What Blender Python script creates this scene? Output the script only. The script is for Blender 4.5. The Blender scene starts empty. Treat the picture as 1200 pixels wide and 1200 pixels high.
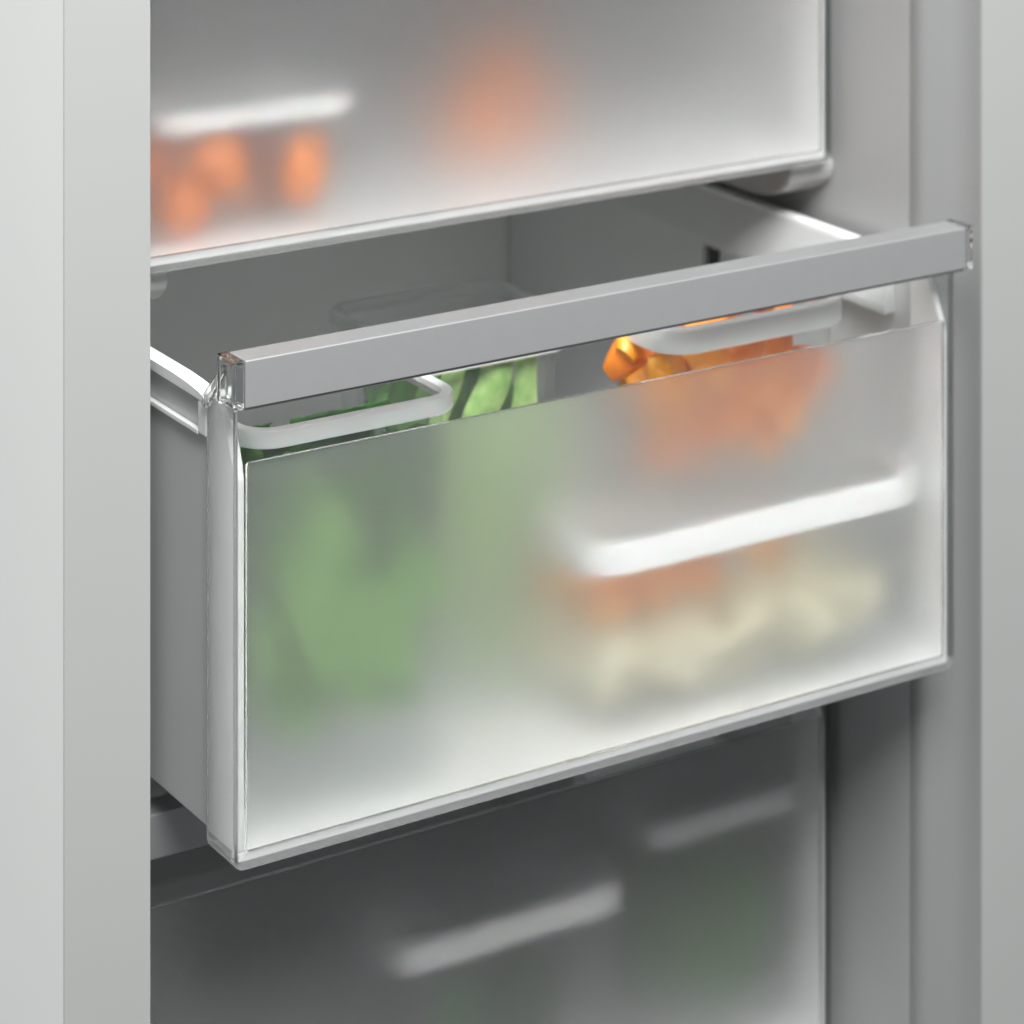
import bpy, bmesh, math, random
from mathutils import Vector, Matrix, noise
random.seed(7)
sc = bpy.context.scene
col = sc.collection
R = math.radians

# ---------------------------------------------------------------- camera
cam = bpy.data.cameras.new('camera')
co = bpy.data.objects.new('camera', cam); col.objects.link(co)
co.location = (-0.6024, -1.1690, 0.4043)
co.rotation_euler = (R(90), 0, R(-32.3115))
cam.sensor_width = 36; cam.lens = 106.2525; cam.shift_y = -1.05833
cam.clip_start = 0.05; cam.clip_end = 50
cam.dof.use_dof = True; cam.dof.focus_distance = 1.33; cam.dof.aperture_fstop = 8.0
sc.camera = co
# ---------------------------------------------------------------- world and lamps
w = bpy.data.worlds.new('World'); sc.world = w; w.use_nodes = True
bg = w.node_tree.nodes['Background']
bg.inputs[0].default_value = (0.95, 0.98, 1.0, 1); bg.inputs[1].default_value = 0.24
def area(name, loc, target, sx, sy, power, colr):
    l = bpy.data.lights.new(name, 'AREA'); l.shape = 'RECTANGLE'; l.size = sx; l.size_y = sy
    l.energy = power; l.color = colr
    o = bpy.data.objects.new(name, l); col.objects.link(o); o.location = loc
    o.rotation_euler = (Vector(target) - Vector(loc)).to_track_quat('-Z', 'Y').to_euler()
    return o
area('key_softbox', (-0.12, -1.27, 1.56), (0.2, 0.05, -0.05), 1.3, 0.9, 118, (1, 0.99, 0.975))
area('top_fill', (0.05, -0.22, 1.25), (0.15, 0.03, -0.1), 0.9, 0.35, 6, (1, 0.995, 0.985))  # added fill lamp, brightens the drawer inside behind the handle
area('left_softbox', (-2.2, -0.2, 1.2), (0.0, 0.1, 0.0), 1.0, 1.2, 28, (1.0, 1.0, 0.99))
sc.view_settings.view_transform = 'Standard'; sc.view_settings.look = 'None'
sc.view_settings.exposure = 0.0; sc.view_settings.gamma = 1.0
sc.render.engine = 'CYCLES'
cy = sc.cycles
cy.use_denoising = True
cy.max_bounces = 16; cy.transmission_bounces = 14; cy.transparent_max_bounces = 24
cy.diffuse_bounces = 6; cy.glossy_bounces = 6
cy.caustics_reflective = False; cy.caustics_refractive = True; cy.blur_glossy = 0.4
cy.sample_clamp_indirect = 30

# ---------------------------------------------------------------- materials
def new_mat(name):
    m = bpy.data.materials.new(name); m.use_nodes = True
    nt = m.node_tree
    return m, nt, nt.nodes['Principled BSDF'], nt.nodes['Material Output']
def plastic(name, c, rough=0.35, metal=0.0, var=0.02, nscale=30, bump=0.0, bscale=900, sub=0.0, spec=0.5):
    m, nt, p, out = new_mat(name)
    tc = nt.nodes.new('ShaderNodeTexCoord')
    nz = nt.nodes.new('ShaderNodeTexNoise'); nz.inputs['Scale'].default_value = nscale; nz.inputs['Detail'].default_value = 4
    nt.links.new(tc.outputs['Object'], nz.inputs['Vector'])
    rp = nt.nodes.new('ShaderNodeValToRGB')
    rp.color_ramp.elements[0].position = 0.3; rp.color_ramp.elements[1].position = 0.7
    rp.color_ramp.elements[0].color = tuple(max(0, x * (1 - var)) for x in c) + (1,)
    rp.color_ramp.elements[1].color = tuple(min(1, x * (1 + var)) for x in c) + (1,)
    nt.links.new(nz.outputs['Fac'], rp.inputs['Fac']); nt.links.new(rp.outputs['Color'], p.inputs['Base Color'])
    p.inputs['Roughness'].default_value = rough; p.inputs['Metallic'].default_value = metal
    p.inputs['Specular IOR Level'].default_value = spec
    if sub: 
        p.inputs['Subsurface Weight'].default_value = sub; p.inputs['Subsurface Scale'].default_value = 0.004
    if bump:
        n2 = nt.nodes.new('ShaderNodeTexNoise'); n2.inputs['Scale'].default_value = bscale; n2.inputs['Detail'].default_value = 2
        nt.links.new(tc.outputs['Object'], n2.inputs['Vector'])
        b = nt.nodes.new('ShaderNodeBump'); b.inputs['Strength'].default_value = bump; b.inputs['Distance'].default_value = 0.0004
        nt.links.new(n2.outputs['Fac'], b.inputs['Height']); nt.links.new(b.outputs['Normal'], p.inputs['Normal'])
    return m
M = {}
M['cabinet'] = plastic('cabinet_painted_grey', (0.285, 0.292, 0.29), 0.42, var=0.01, nscale=8, bump=0.05, bscale=1500)
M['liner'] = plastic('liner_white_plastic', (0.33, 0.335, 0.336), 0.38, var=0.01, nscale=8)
M['jamb'] = plastic('jamb_grey_plastic', (0.18, 0.184, 0.185), 0.34, var=0.01, nscale=8)
M['side'] = plastic('cabinet_side_lightened', (0.80, 0.81, 0.80), 0.5, var=0.01, nscale=8)  # lighter than the cabinet grey to stand in for light from the left
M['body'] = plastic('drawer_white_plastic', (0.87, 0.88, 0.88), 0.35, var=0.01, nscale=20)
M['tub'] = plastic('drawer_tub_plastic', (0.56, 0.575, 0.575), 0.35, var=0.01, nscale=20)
M['rim'] = plastic('container_white_rim', (0.84, 0.85, 0.85), 0.32, var=0.01, nscale=60, sub=0.2)
M['handle'] = plastic('handle_satin_grey', (0.265, 0.27, 0.275), 0.42, metal=0.35, var=0.015, nscale=120, bump=0.04, bscale=2500)
M['dark'] = plastic('dark_gap', (0.03, 0.035, 0.035), 0.6)
M['seal'] = plastic('grey_seal', (0.13, 0.135, 0.14), 0.5)

def glass(name, rough=0.0, tint=(0.97, 0.985, 0.98), ior=1.49):
    m, nt, p, out = new_mat(name)
    p.inputs['Base Color'].default_value = tint + (1,)
    p.inputs['Transmission Weight'].default_value = 1; p.inputs['Roughness'].default_value = rough
    p.inputs['IOR'].default_value = ior
    return m
M['clear'] = glass('clear_acrylic')
def frosted(name, rough, veil, c=(0.86, 0.875, 0.88)):
    m, nt, p, out = new_mat(name)
    p.inputs['Base Color'].default_value = (0.98, 0.985, 0.985, 1)
    p.inputs['Transmission Weight'].default_value = 1; p.inputs['Roughness'].default_value = rough; p.inputs['IOR'].default_value = 1.30
    d = nt.nodes.new('ShaderNodeBsdfDiffuse'); d.inputs[0].default_value = c + (1,)
    t = nt.nodes.new('ShaderNodeBsdfTranslucent'); t.inputs[0].default_value = c + (1,)
    m1 = nt.nodes.new('ShaderNodeMixShader'); m1.inputs[0].default_value = 0.5
    nt.links.new(d.outputs[0], m1.inputs[1]); nt.links.new(t.outputs[0], m1.inputs[2])
    m2 = nt.nodes.new('ShaderNodeMixShader'); m2.inputs[0].default_value = veil
    nt.links.new(p.outputs[0], m2.inputs[1]); nt.links.new(m1.outputs[0], m2.inputs[2])
    nt.links.new(m2.outputs[0], out.inputs['Surface'])
    return m
M['frost_back'] = frosted('frosted_plastic_satin_face', 0.86, 0.175, (0.93, 0.94, 0.955))
M['frost_front'] = glass('frosted_plastic_outer_face', 0.05, (0.99, 0.995, 0.995), 1.30)
def thin_clear(name, milk, c=(0.8, 0.82, 0.82)):
    m, nt, p, out = new_mat(name); nt.nodes.remove(p)
    tr = nt.nodes.new('ShaderNodeBsdfTransparent'); tr.inputs[0].default_value = (0.95, 0.96, 0.96, 1)
    d = nt.nodes.new('ShaderNodeBsdfTranslucent'); d.inputs[0].default_value = c + (1,)
    e = nt.nodes.new('ShaderNodeBsdfDiffuse'); e.inputs[0].default_value = c + (1,)
    g = nt.nodes.new('ShaderNodeBsdfGlossy'); g.inputs['Roughness'].default_value = 0.08
    a = nt.nodes.new('ShaderNodeMixShader'); a.inputs[0].default_value = 0.5
    nt.links.new(d.outputs[0], a.inputs[1]); nt.links.new(e.outputs[0], a.inputs[2])
    b = nt.nodes.new('ShaderNodeMixShader'); b.inputs[0].default_value = milk
    nt.links.new(tr.outputs[0], b.inputs[1]); nt.links.new(a.outputs[0], b.inputs[2])
    lw = nt.nodes.new('ShaderNodeLayerWeight'); lw.inputs[0].default_value = 0.5
    pw = nt.nodes.new('ShaderNodeMath'); pw.operation = 'POWER'; pw.inputs[1].default_value = 4.0
    nt.links.new(lw.outputs['Facing'], pw.inputs[0])
    f = nt.nodes.new('ShaderNodeMath'); f.operation = 'MULTIPLY_ADD'; f.inputs[1].default_value = 0.55; f.inputs[2].default_value = 0.035
    nt.links.new(pw.outputs[0], f.inputs[0])
    k = nt.nodes.new('ShaderNodeMixShader')
    nt.links.new(f.outputs[0], k.inputs[0]); nt.links.new(b.outputs[0], k.inputs[1]); nt.links.new(g.outputs[0], k.inputs[2])
    nt.links.new(k.outputs[0], out.inputs['Surface'])
    return m
M['clear_edge'] = frosted('clear_acrylic_edge', 0.06, 0.17, (0.95, 0.97, 0.97))
M['clear_edge'].node_tree.nodes['Principled BSDF'].inputs['IOR'].default_value = 1.46
M['box_soft'] = thin_clear('container_soft_plastic', 0.45)
M['box_clear'] = thin_clear('container_clear_plastic', 0.07)

def veg(name, c1, c2, rough=0.4, scale=60, trans=0.0, bump=0.3, bscale=120):
    m, nt, p, out = new_mat(name)
    tc = nt.nodes.new('ShaderNodeTexCoord')
    nz = nt.nodes.new('ShaderNodeTexNoise'); nz.inputs['Scale'].default_value = scale; nz.inputs['Detail'].default_value = 5
    nt.links.new(tc.outputs['Object'], nz.inputs['Vector'])
    rp = nt.nodes.new('ShaderNodeValToRGB')
    rp.color_ramp.elements[0].position = 0.32; rp.color_ramp.elements[1].position = 0.68
    rp.color_ramp.elements[0].color = c1 + (1,); rp.color_ramp.elements[1].color = c2 + (1,)
    nt.links.new(nz.outputs['Fac'], rp.inputs['Fac']); nt.links.new(rp.outputs['Color'], p.inputs['Base Color'])
    p.inputs['Roughness'].default_value = rough
    n2 = nt.nodes.new('ShaderNodeTexNoise'); n2.inputs['Scale'].default_value = bscale; n2.inputs['Detail'].default_value = 3
    nt.links.new(tc.outputs['Object'], n2.inputs['Vector'])
    b = nt.nodes.new('ShaderNodeBump'); b.inputs['Strength'].default_value = bump; b.inputs['Distance'].default_value = 0.001
    nt.links.new(n2.outputs['Fac'], b.inputs['Height']); nt.links.new(b.outputs['Normal'], p.inputs['Normal'])
    if trans:
        t = nt.nodes.new('ShaderNodeBsdfTranslucent'); nt.links.new(rp.outputs['Color'], t.inputs[0])
        x = nt.nodes.new('ShaderNodeMixShader'); x.inputs[0].default_value = trans
        nt.links.new(p.outputs[0], x.inputs[1]); nt.links.new(t.outputs[0], x.inputs[2])
        nt.links.new(x.outputs[0], out.inputs['Surface'])
    return m
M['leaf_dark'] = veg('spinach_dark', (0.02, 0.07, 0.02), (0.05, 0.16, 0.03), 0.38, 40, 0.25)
M['leaf'] = veg('spinach_green', (0.06, 0.20, 0.025), (0.18, 0.42, 0.07), 0.38, 40, 0.42)
M['leaf_bright'] = veg('lettuce_green', (0.16, 0.42, 0.06), (0.34, 0.62, 0.15), 0.4, 40, 0.45)
M['stalk'] = veg('stalk_pale_green', (0.12, 0.28, 0.05), (0.50, 0.68, 0.26), 0.35, 70, 0.0, 0.2, 60)
M['orange'] = veg('orange_pepper_flesh', (0.78, 0.19, 0.006), (0.94, 0.42, 0.03), 0.36, 35, 0.0, 0.15, 80)
M['orange_deep'] = veg('orange_deep_skin', (0.62, 0.12, 0.01), (0.92, 0.27, 0.02), 0.28, 35, 0.0, 0.12, 80)
M['cream'] = veg('cream_root', (0.62, 0.57, 0.38), (0.76, 0.72, 0.54), 0.65, 40, 0.0, 0.3, 120)
M['fruit_dark'] = veg('dark_red_brown_skin', (0.10, 0.02, 0.01), (0.22, 0.05, 0.02), 0.5, 25, 0.0, 0.1, 200)
M['fruit'] = veg('apricot_skin', (0.42, 0.090, 0.002), (0.72, 0.205, 0.004), 0.5, 25, 0.0, 0.1, 200)

# ---------------------------------------------------------------- helpers
def link(name, me, mats, parent=None, smooth=True, wn=True):
    o = bpy.data.objects.new(name, me)
    for m in (mats if isinstance(mats, (list, tuple)) else [mats]):
        if m.name not in me.materials: me.materials.append(m)
    col.objects.link(o)
    if parent: o.parent = parent
    if smooth:
        me.shade_smooth()
        me.set_sharp_from_angle(angle=R(40))
        if wn:
            md = o.modifiers.new('weighted_normal', 'WEIGHTED_NORMAL'); md.keep_sharp = True; md.weight = 100
    return o
def build(name, bm, mats, parent=None, smooth=True, wn=True):
    bmesh.ops.recalc_face_normals(bm, faces=bm.faces)
    me = bpy.data.meshes.new(name); bm.to_mesh(me); bm.free()
    return link(name, me, mats, parent, smooth, wn)
def tag(o, label=None, cat=None, group=None, kind=None):
    if label: o['label'] = label
    if cat: o['category'] = cat
    if group: o['group'] = group
    if kind: o['kind'] = kind
    return o
def thing(name, loc, label, cat, group=None):
    o = bpy.data.objects.new(name, None); col.objects.link(o); o.location = loc; o.empty_display_size = 0.02
    return tag(o, label, cat, group)
def box(bm, x0, x1, y0, y1, z0, z1, bev=0.0, seg=3):
    g = bmesh.ops.create_cube(bm, size=1)
    for v in g['verts']:
        v.co = Vector((x0 + (v.co.x + .5) * (x1 - x0), y0 + (v.co.y + .5) * (y1 - y0), z0 + (v.co.z + .5) * (z1 - z0)))
    if bev:
        es = list({e for v in g['verts'] for e in v.link_edges})
        bmesh.ops.bevel(bm, geom=es, offset=bev, segments=seg, profile=0.5, affect='EDGES')
def prism(bm, pts, axis, a0, a1, bev=0.0, seg=3):
    """pts: 2-D outline; axis 'x': (y,z), 'y': (x,z), 'z': (x,y)"""
    def P(p, a): return {'x': (a, p[0], p[1]), 'y': (p[0], a, p[1]), 'z': (p[0], p[1], a)}[axis]
    A = [bm.verts.new(P(p, a0)) for p in pts]; B = [bm.verts.new(P(p, a1)) for p in pts]
    n = len(pts); fs = [bm.faces.new(A), bm.faces.new(B[::-1])]
    for i in range(n): fs.append(bm.faces.new((A[i], A[(i + 1) % n], B[(i + 1) % n], B[i])))
    if bev:
        es = list({e for f in fs for e in f.edges})
        bmesh.ops.bevel(bm, geom=es, offset=bev, segments=seg, profile=0.5, affect='EDGES')
def boolean(a_bm, cutters):
    """a_bm minus every cutter, exact solver, returned as a mesh"""
    me = bpy.data.meshes.new('tmp'); bmesh.ops.recalc_face_normals(a_bm, faces=a_bm.faces); a_bm.to_mesh(me); a_bm.free()
    o = bpy.data.objects.new('tmp', me); col.objects.link(o); tmp = []
    for c in cutters:
        cm = bpy.data.meshes.new('tmpc'); bmesh.ops.recalc_face_normals(c, faces=c.faces); c.to_mesh(cm); c.free()
        cobj = bpy.data.objects.new('tmpc', cm); col.objects.link(cobj); tmp.append(cobj)
        md = o.modifiers.new('b', 'BOOLEAN'); md.operation = 'DIFFERENCE'; md.solver = 'EXACT'; md.object = cobj
    dg = bpy.context.evaluated_depsgraph_get(); dg.update()
    res = bpy.data.meshes.new_from_object(o.evaluated_get(dg))
    for t in tmp + [o]:
        m = t.data; bpy.data.objects.remove(t); bpy.data.meshes.remove(m)
    return res
def rrect(x0, x1, y0, y1, r, seg=6):
    pts = []
    for cx, cy_, a in ((x1 - r, y1 - r, 0), (x0 + r, y1 - r, 90), (x0 + r, y0 + r, 180), (x1 - r, y0 + r, 270)):
        for k in range(seg + 1):
            t = R(a + 90 * k / seg); pts.append((cx + r * math.cos(t), cy_ + r * math.sin(t)))
    return pts
def loft(bm, loops, closed=False, cap0=False, cap1=False):
    vs = [[bm.verts.new(p) for p in lp] for lp in loops]; n = len(vs[0])
    rng = range(len(vs) - 1 + (1 if closed else 0))
    for i in rng:
        a, b = vs[i], vs[(i + 1) % len(vs)]
        for j in range(n): bm.faces.new((a[j], a[(j + 1) % n], b[(j + 1) % n], b[j]))
    if cap0: bm.faces.new(vs[0][::-1])
    if cap1: bm.faces.new(vs[-1])

# ================================================================ the cabinet
cab = thing('freezer_cabinet', (0.2045, 0.25, -0.60), 'light grey freezer cabinet with moulded inner walls holding the three drawers', 'freezer')
inv = Matrix.Translation(-cab.location)
def cpart(name, bm, m, **k):
    bmesh.ops.transform(bm, matrix=inv, verts=bm.verts)
    return build(name, bm, m, cab, **k)
ZB, ZT = -0.60, 0.42
mid = 0.2045
# plan outline of the moulded jamb (right), from the flange to the inner wall
jamb = [(0.4775, 0.0270), (0.4430, 0.0270), (0.4424, 0.02715), (0.4419, 0.0276), (0.4415, 0.0284), (0.4411, 0.0296),
        (0.4398, 0.0330), (0.4375, 0.0370), (0.4340, 0.0405), (0.4290, 0.0430), (0.4235, 0.0448), (0.4205, 0.0465), (0.4188, 0.0495), (0.4182, 0.0540),
        (0.4180, 0.0620), (0.4180, 0.2400), (0.4150, 0.4000), (0.4080, 0.4400), (0.3950, 0.4520)]
def jamb_solid(sign):
    outer = [(0.3950, 0.4700), (0.4775, 0.4700)]
    pts = jamb + outer
    if sign < 0:                                  # plain, wider opening edge on the left
        pts = [(-0.0685, 0.0275), (-0.0330, 0.0275), (-0.0322, 0.0285), (-0.0322, 0.0700), (-0.0125, 0.0880), (-0.0110, 0.2400), (-0.0070, 0.4000), (0.0000, 0.4400), (0.0140, 0.4520), (0.0140, 0.4700), (-0.0685, 0.4700)]
    bm = bmesh.new(); prism(bm, pts, 'z', ZB + 0.02, ZT - 0.02); return bm
bm = bmesh.new(); prism(bm, [(0.4180, 0.0560), (0.4180, 0.2400), (0.4150, 0.4000), (0.4080, 0.4400), (0.3950, 0.4520), (0.3950, 0.4700), (0.4775, 0.4700), (0.4775, 0.0560)], 'z', ZB + 0.02, ZT - 0.02)
cpart('inner_wall', bm, M['liner'])
bm = bmesh.new(); prism(bm, jamb[:14] + [(0.4182, 0.0558), (0.4775, 0.0558)], 'z', ZB + 0.02, ZT - 0.02)
cpart('jamb_moulding', bm, M['jamb'])
cpart('inner_wall', jamb_solid(-1), M['liner'])
bm = bmesh.new(); box(bm, 0.0145, 0.3945, 0.4525, 0.4700, ZB + 0.02, ZT - 0.02); cpart('back_wall', bm, M['liner'])
# painted front flanges either side, 0.6 mm proud of the moulding
for s in (1, -1):
    xs = sorted([mid + s * ((0.4420 if s > 0 else 0.4415) - mid), mid + s * (0.4822 - mid)])
    bm = bmesh.new(); box(bm, xs[0], xs[1], 0.0262, 0.0272, ZB, ZT, 0.0004, 2); cpart('front_flange', bm, M['cabinet'])
for s in (1, -1):
    xs = sorted([mid + s * (0.4778 - mid), mid + s * (0.4820 - mid)])
    bm = bmesh.new(); box(bm, xs[0], xs[1], 0.0273, 0.60, ZB, ZT, 0.0003, 2); cpart('outer_side_panel', bm, M['side'])
bm = bmesh.new(); box(bm, -0.068, 0.477, 0.03, 0.60, ZT - 0.018, ZT - 0.001); cpart('top_panel', bm, M['side'])
bm = bmesh.new(); box(bm, -0.068, 0.477, 0.03, 0.60, ZB + 0.001, ZB + 0.018); cpart('bottom_panel', bm, M['side'])
bm = bmesh.new(); box(bm, -0.008, 0.417, 0.05, 0.452, 0.245, 0.262); cpart('light_stop_shelf', bm, M['liner'])  # unseen shelf, added to keep light out from above
bm = bmesh.new(); box(bm, -0.008, 0.417, 0.05, 0.452, -0.495, -0.478); cpart('light_stop_shelf', bm, M['liner'])  # unseen lower shelf, added to close off light from below
# moulded runners that carry the drawers
prof = [(0.430, 0.0100), (0.430, -0.0105), (0.170, -0.0120), (0.150, -0.0118), (0.136, -0.0098), (0.126, -0.0060), (0.120, -0.0010), (0.118, 0.0045), (0.118, 0.0095)]
for dz in (0.0, -0.2365):
    for s in (1, -1):
        bm = bmesh.new()
        xs = sorted([mid + s * (0.388 - mid), mid + s * (0.4178 - mid)])
        prism(bm, [(y, z + dz) for y, z in prof], 'x', xs[0], xs[1], 0.0015, 2)
        cpart('runner', bm, M['liner'])

# ================================================================ the drawers (three of a kind)
PITCH = 0.2365
W = 0.409
drawer = thing('drawer_unit', (0, 0, 0), 'open middle drawer pulled out towards the viewer, frosted front under a grey handle bar', 'drawer', 'drawers with frosted fronts')
# handle bar
bm = bmesh.new()
prism(bm, [(0, -0.0210), (0, 0), (0.0160, 0), (0.0160, -0.0038), (0.0094, -0.0038), (0.0094, -0.0210)], 'x', 0.0002, W - 0.0002, 0.0008, 3)
hb = build('handle_bar', bm, M['handle'], drawer)
# dark seal line under the handle bar
bm = bmesh.new(); box(bm, 0.001, W - 0.001, 0.0012, 0.0090, -0.0220, -0.02105); build('seal_strip', bm, M['seal'], drawer)
# clear end caps
def cap(x0, x1, s):
    o = bmesh.new()
    box(o, x0, x1, 0.0000, 0.0165, -0.0215, 0.0004, 0.0010, 3)
    c = bmesh.new(); xa = x0 + 0.0012; xb = x1 - 0.0012
    box(c, xa if s > 0 else x0 - .01, x1 + .01 if s > 0 else xb, 0.0022, 0.0142, -0.0190, -0.0020, 0.0006, 2)
    return boolean(o, [c])
link('end_cap', cap(-0.0056, -0.0002, 1), M['clear'], drawer)
link('end_cap', cap(W + 0.0002, W + 0.0046, -1), M['clear'], drawer)
# clear front shell: a shallow tray with a wide opening that holds the frosted sheet
def slab_round(bm, x0, x1, y0, y1, z0, z1, r, bev):
    pts = [(x0, z1), (x0, z0 + r)]
    for k in range(1, 6): a = R(180 + 90 * k / 6); pts.append((x0 + r + r * math.cos(a), z0 + r + r * math.sin(a)))
    pts += [(x0 + r, z0), (x1 - r, z0)]
    for k in range(1, 6): a = R(270 + 90 * k / 6); pts.append((x1 - r + r * math.cos(a), z0 + r + r * math.sin(a)))
    pts += [(x1, z0 + r), (x1, z1)]
    prism(bm, pts, 'y', y0, y1, bev, 3)
outer = bmesh.new(); slab_round(outer, 0, W, 0.0100, 0.0370, -0.2260, -0.0042, 0.0045, 0.0004)
inner = bmesh.new(); slab_round(inner, 0.0024, W - 0.0024, 0.0128, 0.06, -0.2234, 0.02, 0.0028, 0)
hole = bmesh.new(); prism(hole, rrect(0.0062, W - 0.0062, -0.2188, -0.0485, 0.0015, 4), 'y', 0.0, 0.02)
topcut = bmesh.new()
prism(topcut, [(0.0135, 0.01), (0.0135, -0.0045), (0.0200, -0.0065), (0.0250, -0.0125), (0.0300, -0.0205), (0.0345, -0.0245), (0.05, -0.0255), (0.05, 0.01)], 'x', -0.02, W + 0.02)
shell = boolean(outer, [inner, hole, topcut])
print('shell', len(shell.vertices), [round(v, 4) for v in (min(q.co.y for q in shell.vertices), max(q.co.y for q in shell.vertices), max(q.co.z for q in shell.vertices))])
shell.materials.clear()
cf = link('clear_front', shell, [M['clear'], M['clear_edge']], drawer)
for p in shell.polygons:
    c = p.center
    p.material_index = 1 if (c.z < -0.2180 or c.x < 0.0063 or c.x > W - 0.0063) else 0
# clear struts that tie the end of the handle to the side
for xa, xb in ((0.0000, 0.0024), (W - 0.0024, W)):
    bm = bmesh.new()
    prism(bm, [(0.0166, -0.0050), (0.0166, -0.0090), (0.0330, -0.0290), (0.0372, -0.0290), (0.0372, -0.0248)], 'x', xa - 0.0026 if xa == 0 else xb + 0.0002, xa - 0.0002 if xa == 0 else xb + 0.0026, 0.0006, 2)
    build('strut', bm, M['clear'], drawer)
# frosted sheet: smooth outside, satin inside
bm = bmesh.new(); prism(bm, rrect(0.0064, W - 0.0064, -0.2186, -0.0488, 0.0014, 4), 'y', 0.0104, 0.0126)
bm.normal_update()
bmesh.ops.recalc_face_normals(bm, faces=bm.faces)
for f in bm.faces:
    if f.normal.y > 0.5: f.material_index = 1
me = bpy.data.meshes.new('frosted_sheet'); bm.to_mesh(me); bm.free()
fs = link('frosted_sheet', me, [M['frost_front'], M['frost_back']], drawer, smooth=False)
# white tub behind
def side_wall(bm, x0, x1):
    pts = [(0.0132, -0.2190), (0.0132, -0.0560), (0.0150, -0.0500), (0.0185, -0.0420), (0.0220, -0.0340), (0.0250, -0.0290), (0.0280, -0.0262), (0.0320, -0.0250),
           (0.0385, -0.0250), (0.0385, -0.2190)]
    prism(bm, pts, 'x', x0, x1, 0.0005, 2)
for xa, xb in ((0.0030, 0.0060), (W - 0.0060, W - 0.0030)):
    bm = bmesh.new(); side_wall(bm, xa, xb); build('front_trim', bm, M['body'], drawer)
bm = bmesh.new()
for xa, xb in ((0.0030, 0.0058), (W - 0.0058, W - 0.0030)): box(bm, xa, xb, 0.0388, 0.4165, -0.2190, -0.0250, 0.0004, 2)
box(bm, 0.0060, W - 0.0060, 0.4170, 0.4198, -0.2190, -0.0250, 0.0005, 2)
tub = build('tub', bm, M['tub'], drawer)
bm = bmesh.new(); box(bm, 0.0062, W - 0.0062, 0.0162, 0.4165, -0.2225, -0.2192, 0.0006, 2); box(bm, 0.0030, W - 0.0030, 0.0131, 0.0160, -0.2231, -0.2192, 0.0004, 2); build('tub_floor_lit', bm, M['body'], drawer)  # floor coloured paler than the walls to look lit; front strip added for glint
# side rims with their hollow rail
for s in (1, -1):
    bm = bmesh.new()
    def X(a): return mid + s * (a - mid)
    def sbox(a, b, *r, **k): xs = sorted((X(a), X(b))); box(bm, xs[0], xs[1], *r, **k)
    pts = [(0.0375, -0.0268), (0.0450, -0.0252), (0.0560, -0.0242), (0.0700, -0.0236), (0.4200, -0.0230), (0.4200, -0.0250), (0.0375, -0.0290)]
    xs = sorted((X(0.4010), X(0.4092))); prism(bm, pts, 'x', xs[0], xs[1], 0.0004, 2)
    sbox(0.4064, 0.4090, 0.0375, 0.0460, -0.0440, -0.0292, bev=0.0008)
    sbox(0.4064, 0.4090, 0.0465, 0.4180, -0.0450, -0.0425, bev=0.0005)
    build('side_rim', bm, M['body'], drawer)
    # sloping inner band
    bm = bmesh.new()
    ix = [(X(0.4008), -0.0250), (X(0.3955), -0.0500), (X(0.3955), -0.0540), (X(0.4030), -0.0540), (X(0.4030), -0.0250)]
    prism(bm, ix, 'y', 0.0500, 0.4165, 0.0005, 2)
    build('inner_band', bm, M['tub'], drawer)
# step in the inner wall with its dark joint
bm = bmesh.new(); box(bm, 0.3975, 0.4030, 0.2125, 0.4160, -0.2185, -0.0545, 0.0008, 2); build('inner_pad', bm, M['tub'], drawer)
bm = bmesh.new(); box(bm, 0.4018, 0.4030, 0.2030, 0.2120, -0.2185, -0.0545); build('joint', bm, M['dark'], drawer)

def copy_tree(o, parent=None):
    c = o.copy(); col.objects.link(c)
    if parent: c.parent = parent
    for ch in list(o.children): copy_tree(ch, c)
    return c
up = copy_tree(drawer); up.location = (0, 0.100, PITCH); up['label'] = 'closed upper drawer with blurred orange fruit behind its frosted front'
lo = copy_tree(drawer); lo.location = (0, 0.100, -PITCH); lo['label'] = 'closed lower drawer lying in shadow below the open one, dark grey green inside'

# ================================================================ containers
def container(x0, x1, y0, y1, zb, zt, label, group=None, rim_h=0.014, r=0.012, rim_w=0.0045, rim_mat='rim', body_mat='box_clear', taper=0.004, cat='container'):
    """clear tub with a thick turned-down rim; zt is the top of the rim"""
    cx, cy_ = (x0 + x1) / 2, (y0 + y1) / 2
    t = thing('food_container', (cx, cy_, zb), label, cat, group)
    hx, hy, h = (x1 - x0) / 2, (y1 - y0) / 2, zt - zb
    def ring(d, z, rr=None):
        rr = r if rr is None else rr
        return [(x, y, z) for x, y in rrect(-hx + d, hx - d, -hy + d, hy - d, max(rr - d, 0.002), 8)]
    bm = bmesh.new(); o = rim_w
    loft(bm, [ring(o + taper + .006, 0.0002), ring(o + taper + .0015, 0.0015), ring(o + taper, 0.006), ring(o, h - 0.0015)], cap0=True)
    build('tub_body', bm, M[body_mat], t)
    bm = bmesh.new()
    loft(bm, [ring(0.0008, h - rim_h), ring(0.0, h - rim_h + .0012), ring(0.0, h - .0020), ring(0.0006, h - .0006), ring(0.0018, h), ring(o, h),
              ring(o + .0010, h - .0008), ring(o + .0012, h - .0035), ring(o - .0002, h - .0038), ring(0.0018, h - .0040), ring(0.0018, h - rim_h)], closed=True)
    build('rim', bm, M[rim_mat], t)
    return t
DF = -0.2190                                     # drawer floor, middle drawer
GC = 'clear food containers with thick white rims'
container(0.0135, 0.1270, 0.0235, 0.0900, DF, -0.0412, 'clear container with white rim holding dark spinach leaves, leftmost in the open drawer', GC, rim_h=0.0085, r=0.018)
container(0.1400, 0.2360, 0.1000, 0.1700, DF, -0.0550, 'white rimmed container of pale green stalks behind and right of the spinach', GC, rim_h=0.0038)
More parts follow.
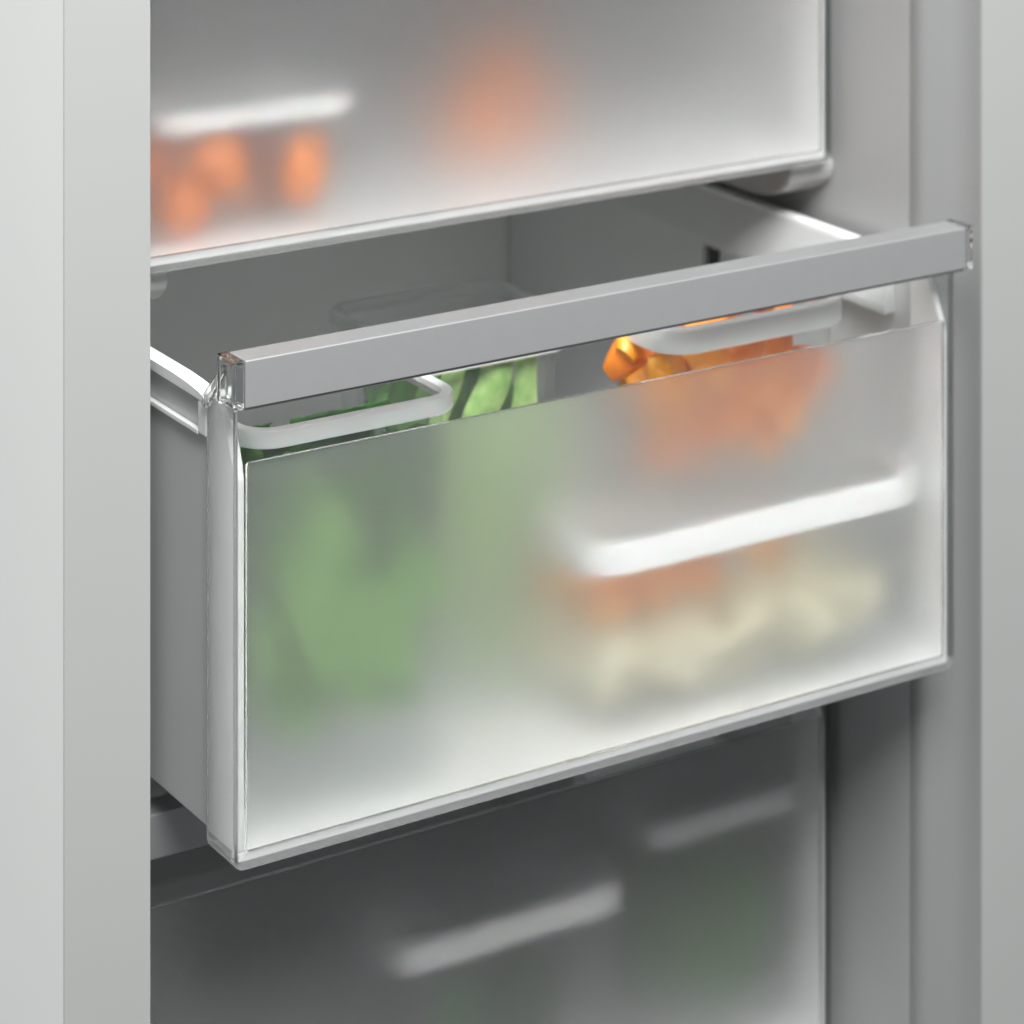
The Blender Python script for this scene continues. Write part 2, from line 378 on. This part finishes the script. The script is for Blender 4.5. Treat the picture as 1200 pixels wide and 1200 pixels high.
container(0.1900, 0.3985, 0.0145, 0.0975, DF, -0.1250, 'wide low container with white rim at lower right, holding cream and orange vegetables', GC, rim_h=0.0150, r=0.026, rim_w=0.006)
container(0.2420, 0.3590, 0.0260, 0.0960, -0.1248, -0.0335, 'white rimmed container of orange pepper pieces standing on the wide low container', GC, rim_h=0.0125, r=0.020, rim_w=0.005)
container(0.1800, 0.2900, 0.1850, 0.2650, DF, -0.0680, 'empty clear container without white rim, standing behind the others in the open drawer', None, rim_h=0.008, rim_mat='box_soft', r=0.02)
# upper drawer
UF = DF + PITCH
container(0.0200, 0.1260, 0.1280, 0.1900, UF, 0.0780, 'white rimmed container of orange fruit behind the frosted front of the upper drawer', GC, rim_h=0.0085)
# lower drawer
LF = DF - PITCH
container(0.1500, 0.2830, 0.1230, 0.2000, LF, -0.3470, 'white rimmed container in the lower drawer, at bottom centre under the open drawer', GC, rim_h=0.014)
container(0.3000, 0.3980, 0.1260, 0.2050, LF, -0.3250, 'white rimmed container of green vegetables at the right end of the lower drawer', GC, rim_h=0.012)

# ================================================================ food
def leaf_mesh(L, Wd, seed, curl=0.6):
    rnd = random.Random(seed); bm = bmesh.new(); nu, nv = 14, 9; g = []
    ph = rnd.random() * 6; off = Vector((seed * 3.7, 1.3, 0))
    for i in range(nu + 1):
        u = i / nu; row = []
        wv = Wd * 0.5 * (math.sin(math.pi * min(1, u * 0.94 + 0.03)) ** 0.6) * (1 - 0.25 * u)
        for j in range(nv + 1):
            v = j / nv * 2 - 1
            e = abs(v)
            x = v * wv * (1 + 0.08 * math.sin(u * 22 + ph + v))
            y = 0.012 * curl * math.sin(u * 2.6) * 2 + 0.25 * wv * e * e + 0.0035 * e * math.sin(u * 19 + ph + v * 2) + 0.004 * noise.noise(Vector((v * 2, u * 5, 0)) + off)
            row.append(bm.verts.new((x, y, u * L)))
        g.append(row)
    for i in range(nu):
        for j in range(nv): bm.faces.new((g[i][j], g[i][j + 1], g[i + 1][j + 1], g[i + 1][j]))
    # midrib ridge
    top = list(bm.faces)
    bmesh.ops.solidify(bm, geom=top, thickness=0.0006)
    return bm
def bunch(name, loc, label, cat, spots, mats, L, Wd, lim):
    t = thing(name, loc, label, cat)
    for i, (x, y, z, rx, ry, rz, sc_) in enumerate(spots):
        k = i % 5
        bm = leaf_mesh(L * (0.85 + 0.08 * k) * sc_, Wd * (0.85 + 0.07 * k) * sc_, i + 11)
        mt = Matrix.Translation((x, y, z)) @ Matrix.Rotation(R(rz), 4, 'Z') @ Matrix.Rotation(R(ry), 4, 'Y') @ Matrix.Rotation(R(rx), 4, 'X')
        bmesh.ops.transform(bm, matrix=mt, verts=bm.verts)
        for v in bm.verts:                      # leaves press against the walls of their box
            c = v.co
            for q in range(3):
                lo_, hi_ = lim[q]; e = 0.0004 * math.sin(i * 2.3 + v.index)
                if c[q] < lo_: c[q] = lo_ + e + 0.04 * (lo_ - c[q])
                if c[q] > hi_: c[q] = hi_ + e - 0.04 * (c[q] - hi_)
            v.co = c - Vector(loc)
        o = build('leaf', bm, M[mats[i % len(mats)]], t, wn=False)
    return t
rnd = random.Random(3)
sp = []
for i in range(56):
    x = 0.026 + 0.092 * rnd.random(); y = 0.042 + 0.036 * rnd.random()
    sp.append((x, y, -0.196 + 0.100 * i / 56, rnd.uniform(-16, 16), rnd.uniform(-30, 30), rnd.uniform(-40, 40) + 180 * (i % 2), rnd.uniform(0.8, 1.0)))
bunch('spinach_bunch', (0.07, 0.056, DF + 0.001), 'loose dark green spinach leaves with crinkled edges filling the left container', 'spinach', sp, ['leaf_bright', 'leaf_bright', 'leaf'] * 15 + ['leaf_dark'] * 11, 0.060, 0.056, ((0.0215, 0.1190), (0.0385, 0.0820), (-0.1880, -0.0590)))
sp = []
for i in range(9):
    sp.append((0.152 + 0.07 * rnd.random(), 0.115 + 0.04 * rnd.random(), -0.170 + 0.02 * rnd.random(), rnd.uniform(-10, 10), rnd.uniform(-12, 12), rnd.uniform(-40, 40), 1.0))
bunch('leafy_greens', (0.188, 0.135, DF + 0.02), 'dark green broad leaves behind the pale stalks in the middle container', 'greens', sp, ['leaf'], 0.085, 0.040, ((0.1480, 0.2280), (0.1240, 0.1620), (-0.2100, -0.0640)))

def tube(bm, path, radii, flat=1.0, n=14, ridge=0.0):
    rings = []
    for i, (p, r) in enumerate(zip(path, radii)):
        p = Vector(p); q = Vector(path[min(i + 1, len(path) - 1)]) - Vector(path[max(i - 1, 0)]); q.normalize()
        a = q.cross(Vector((0, 1, 0))); a.normalize(); b = q.cross(a)
        rings.append([p + a * (r * math.cos(t) * (1 + ridge * math.cos(5 * t))) + b * (r * flat * math.sin(t)) for t in [2 * math.pi * k / n for k in range(n)]])
    loft(bm, rings, cap0=True, cap1=True)
def stalk(x, y, bend, r, label, zt=-0.058, m='stalk'):
    z0 = DF + 0.0075; N = 48; path = []; rad = []
    for i in range(N + 1):
        u = i / N
        path.append((bend * math.tanh((u - 0.86) * 14) + 0.002 * math.sin(u * 9 + x * 200), 0.004 * math.sin(u * 4), u * (zt - z0)))
        rad.append(r * (0.95 + 0.13 * math.sin(u * 11 + x * 90)) * (1.0 if u < .985 else 0.6))
    bm = bmesh.new(); tube(bm, path, rad, 0.6, 16, 0.05)
    o = build('green_stalk', bm, M[m], None); o.location = (x, y, z0)
    return tag(o, label, 'vegetable', 'pale green stalks standing in the container')
stalk(0.1900, 0.1130, 0.0070, 0.0085, 'stout pale green stalk, the lightest and middle one of the stalks')
stalk(0.2150, 0.1150, -0.0015, 0.0075, 'pale green stalk furthest right, next to the container edge')
stalk(0.1720, 0.1180, 0.0050, 0.0060, 'slim green stalk left of the lightest one, partly among dark leaves')

stalk(0.2020, 0.1235, 0.0050, 0.0070, 'mid green stalk half hidden between the two palest stalks', m='leaf_bright')
stalk(0.1600, 0.1240, 0.0060, 0.0070, 'dull green stalk at the far left behind the spinach container', m='leaf')
# curved slices of orange pepper
def slice_mesh(rad, wd, arc, th, seed):
    bm = bmesh.new(); N = 14; rings = []
    rn = random.Random(seed)
    for i in range(N + 1):
        u = i / N; a = (u - .5) * arc
        wv = wd * (0.35 + 0.65 * math.sin(math.pi * (0.08 + 0.84 * u))); tv = th * (0.8 + 0.3 * math.sin(7 * u + seed))
        c = Vector((rad * math.sin(a), 0.002 * math.sin(u * 5 + seed), rad * math.cos(a) - rad))
        nrm = Vector((math.sin(a), 0, math.cos(a)))
        prof = [(math.cos(t), math.sin(t)) for t in [2 * math.pi * k / 12 for k in range(12)]]
        rings.append([c + Vector((0, 1, 0)) * (wv * .5 * (abs(px) ** .7) * (1 if px >= 0 else -1)) + nrm * (tv * .5 * py) for px, py in prof])
    loft(bm, rings, cap0=True, cap1=True); return bm
pieces = [ # x, y, z, rx, ry, rz, rad, width, arc, thick, material, label
 (0.2520, 0.0620, -0.0500, 60, -25, 10, .020, .020, 2.2, .007, 'orange_deep', 'curved orange pepper piece with dark reddish end, leftmost at the container wall'),
 (0.2600, 0.0420, -0.0600, 80, 20, 30, .016, .022, 2.4, .008, 'orange', 'shiny yellow orange pepper piece with a bright highlight, near the left corner'),
 (0.2720, 0.0500, -0.0520, 70, -50, -20, .020, .020, 2.2, .007, 'orange', 'yellow orange pepper strip leaning right of the shiny piece'),
 (0.2850, 0.0430, -0.0600, 85, 40, 15, .018, .022, 2.3, .007, 'orange', 'light orange pepper piece under the rounded rim corner'),
 (0.3020, 0.0430, -0.0570, 80, -30, 0, .022, .018, 2.0, .008, 'orange_deep', 'deep orange pepper piece in the middle, just under the white rim'),
 (0.3150, 0.0440, -0.0620, 75, 60, -12, .020, .020, 2.1, .007, 'orange', 'bright orange pepper strip right of the deep orange middle piece'),
 (0.3270, 0.0450, -0.0560, 80, 10, 20, .018, .020, 2.2, .007, 'orange_deep', 'rightmost deep orange pepper piece, visible in the clear strip'),
 (0.2560, 0.0720, -0.0480, 40, 10, 60, .020, .022, 2.2, .008, 'orange', 'mid orange pepper piece set back behind the leftmost one'),
 (0.2680, 0.0640, -0.0440, 30, -15, 0, .022, .022, 2.0, .008, 'orange_deep', 'deep orange pepper piece behind the yellow orange strip, partly under the rim'),
 (0.2550, 0.0500, -0.0680, 70, 35, -30, .018, .022, 2.2, .008, 'orange', 'orange pepper piece low at the left wall, just above the frosted edge'),
 (0.2900, 0.0620, -0.0380, 20, 15, 40, .022, .020, 2.0, .007, 'orange', 'flat orange pepper piece on top, showing above the rim'),
 (0.3120, 0.0560, -0.0375, -15, -10, -30, .022, .020, 2.0, .007, 'orange', 'orange pepper piece lying on top further right, above the rim'),
 (0.3350, 0.0640, -0.0400, 10, 20, 70, .020, .018, 2.0, .007, 'orange_deep', 'small dull orange pepper piece on top at the right end'),
]
GP = 'orange pepper pieces in the raised container'
for i, (x, y, z, rx, ry, rz, ra, wd, arc, th, m, lab) in enumerate(pieces):
    o = build('pepper_piece', slice_mesh(ra, wd, arc, th, i), M[m]); o.location = (x, y, z); o.rotation_euler = (R(rx), R(ry), R(rz))
    tag(o, lab, 'vegetable', GP)
def lump(name, loc, rad, sc3, seed, m, label, cat, group, amp=0.16, freq=1.3):
    bm = bmesh.new(); bmesh.ops.create_icosphere(bm, subdivisions=4, radius=1)
    off = Vector((seed * 5.1, seed * 1.7, 0))
    for v in bm.verts:
        k = 1 + amp * noise.noise(v.co * freq + off) + amp * 0.3 * noise.noise(v.co * freq * 3 + off)
        v.co = Vector((v.co.x * sc3[0], v.co.y * sc3[1], v.co.z * sc3[2])) * rad * k
    o = build(name, bm, M[m]); o.location = loc; o.rotation_euler = (0, 0, seed)
    return tag(o, label, cat, group)
deep = random.Random(5)
for i in range(26):                               # the heap below the clear strip
    x = 0.264 + 0.070 * ((i * 0.618) % 1); y = 0.048 + 0.032 * deep.random(); z = -0.100 + 0.038 * (i / 26)
    o = build('pepper_piece', slice_mesh(.018, .022, 2.2, .009, i + 30), M['orange' if i % 3 else 'orange_deep']); o.location = (x, y, z)
    o.rotation_euler = (R(deep.uniform(0, 180)), R(deep.uniform(-40, 40)), R(deep.uniform(0, 180)))
    side_ = 'left' if x < .285 else 'middle' if x < .309 else 'right'
    lev = 'upper' if z > -.080 else 'central' if z > -.097 else 'lowest'
    tag(o, 'blurred orange pepper piece in the %s %s part of the raised container, behind the frost' % (lev, side_), 'vegetable', 'blurred pepper pieces, %s %s in the raised container' % (lev, side_))

GV = 'cream vegetable chunks in the wide low container'
cr = [(0.238, 0.070, -0.176, .018, 'cream vegetable chunk in the back row at the left of the wide container'),
      (0.208, 0.082, -0.188, .018, 'cream vegetable chunk in the back left corner of the wide container'),
      (0.276, 0.066, -0.177, .018, 'cream vegetable chunk lying between the left and middle ones, set back'),
      (0.312, 0.064, -0.176, .018, 'cream vegetable chunk in the back row right of the middle'),
      (0.220, 0.054, -0.192, .021, 'cream vegetable chunk furthest left at the bottom of the wide container'),
      (0.258, 0.052, -0.192, .021, 'second cream vegetable chunk from the left at the bottom of the wide container'),
      (0.294, 0.048, -0.192, .020, 'cream vegetable chunk in the middle of the wide container'),
      (0.329, 0.052, -0.190, .021, 'second cream vegetable chunk from the right in the wide container'),
      (0.360, 0.050, -0.190, .018, 'rightmost cream vegetable chunk in the wide container'),
      (0.342, 0.055, -0.166, .016, 'upper cream vegetable chunk at the right, resting on two others')]
for i, (x, y, z, r_, lab) in enumerate(cr): lump('root_chunk', (x, y, z), r_, (1.12, .85, .95), i + 1, 'cream', lab, 'vegetable', GV, 0.5, 1.2)
GO = 'orange chunks on the cream ones in the wide container'
for i, (x, y, z, r_, lab) in enumerate([(0.216, 0.050, -0.160, .015, 'orange chunk at the far left, under the rim corner of the wide container'),
      (0.207, 0.080, -0.155, .014, 'orange chunk in the back left corner, left of the rounded rim corner'),
      (0.243, 0.048, -0.158, .014, 'orange chunk second from left under the long white rim'),
      (0.270, 0.046, -0.157, .014, 'orange chunk in the middle under the long white rim'),
      (0.312, 0.052, -0.154, .013, 'orange chunk right of centre under the long white rim')]):
    lump('carrot_chunk', (x, y, z), r_, (1, .9, .9), i + 20, 'orange', lab, 'vegetable', GO)

GF = 'orange fruit in the upper drawer'
for i, (x, y, z, r_, s3, lab) in enumerate([
      (0.0530, 0.1405, 0.0505, .0175, (1, 1, 1), 'largest bright orange fruit in the left cluster of the upper drawer'),
      (0.0350, 0.1400, 0.0330, .0150, (1, 1, 1), 'low orange fruit at the bottom left of the upper drawer'),
      (0.0260, 0.156, 0.0540, .0145, (1, 1, 1), 'dull orange fruit at the far left edge of the upper drawer'),
      (0.1010, 0.1400, 0.0430, .0155, (.85, 1, 1.25), 'tall orange fruit at the right side of the white rimmed container'),
      (0.0780, 0.165, 0.0360, .0150, (1, 1, 1), 'brownish orange fruit set back between the brighter ones')]):
    lump('apricot', (x, y, z), r_, s3, i + 40, 'fruit', lab, 'fruit', GF, 0.05, 0.9)
for i, (x, y, z, r_, lab) in enumerate([(0.070, 0.150, 0.058, .014, 'dark red brown fruit right behind the largest orange one'),
      (0.086, 0.148, 0.050, .014, 'dark red brown fruit in the middle of the white rimmed container'),
      (0.092, 0.158, 0.032, .013, 'dark brownish fruit low between the orange ones')]):
    lump('plum', (x, y, z), r_, (1, 1, 1), i + 60, 'fruit_dark', lab, 'fruit', 'dark fruit in the upper drawer', 0.05, 0.9)
for i, (x, y, z, r_, lab) in enumerate([(0.232, 0.215, 0.0370, .0200, 'pale blurred orange fruit left in the centre cluster of the upper drawer'),
      (0.272, 0.235, 0.0370, .0210, 'faint blurred orange fruit right in the centre cluster of the upper drawer'),
      (0.255, 0.228, 0.0640, .0190, 'blurred orange fruit on top of the centre cluster of the upper drawer')]):
    lump('apricot', (x, y, z), r_, (1, 1, 1), i + 50, 'fruit', lab, 'fruit', GF, 0.05, 0.9)
sp = []
for i in range(16):
    sp.append((0.315 + 0.068 * rnd.random(), 0.148 + 0.03 * rnd.random(), LF + 0.012 + 0.03 * rnd.random(), rnd.uniform(-12, 12), rnd.uniform(-18, 18), rnd.uniform(0, 360), 0.95))
bunch('leafy_greens', (0.349, 0.165, LF + 0.001), 'dark green leaves blurred in the right container of the lower drawer', 'greens', sp, ['leaf', 'leaf_bright'], 0.07, 0.040, ((0.3090, 0.3890), (0.1340, 0.1960), (LF + .004, -0.345)))

sp = []
for i in range(16):
    sp.append((0.165 + 0.09 * rnd.random(), 0.140 + 0.04 * rnd.random(), LF + 0.012 + 0.03 * rnd.random(), rnd.uniform(-12, 12), rnd.uniform(-18, 18), rnd.uniform(0, 360), 0.95))
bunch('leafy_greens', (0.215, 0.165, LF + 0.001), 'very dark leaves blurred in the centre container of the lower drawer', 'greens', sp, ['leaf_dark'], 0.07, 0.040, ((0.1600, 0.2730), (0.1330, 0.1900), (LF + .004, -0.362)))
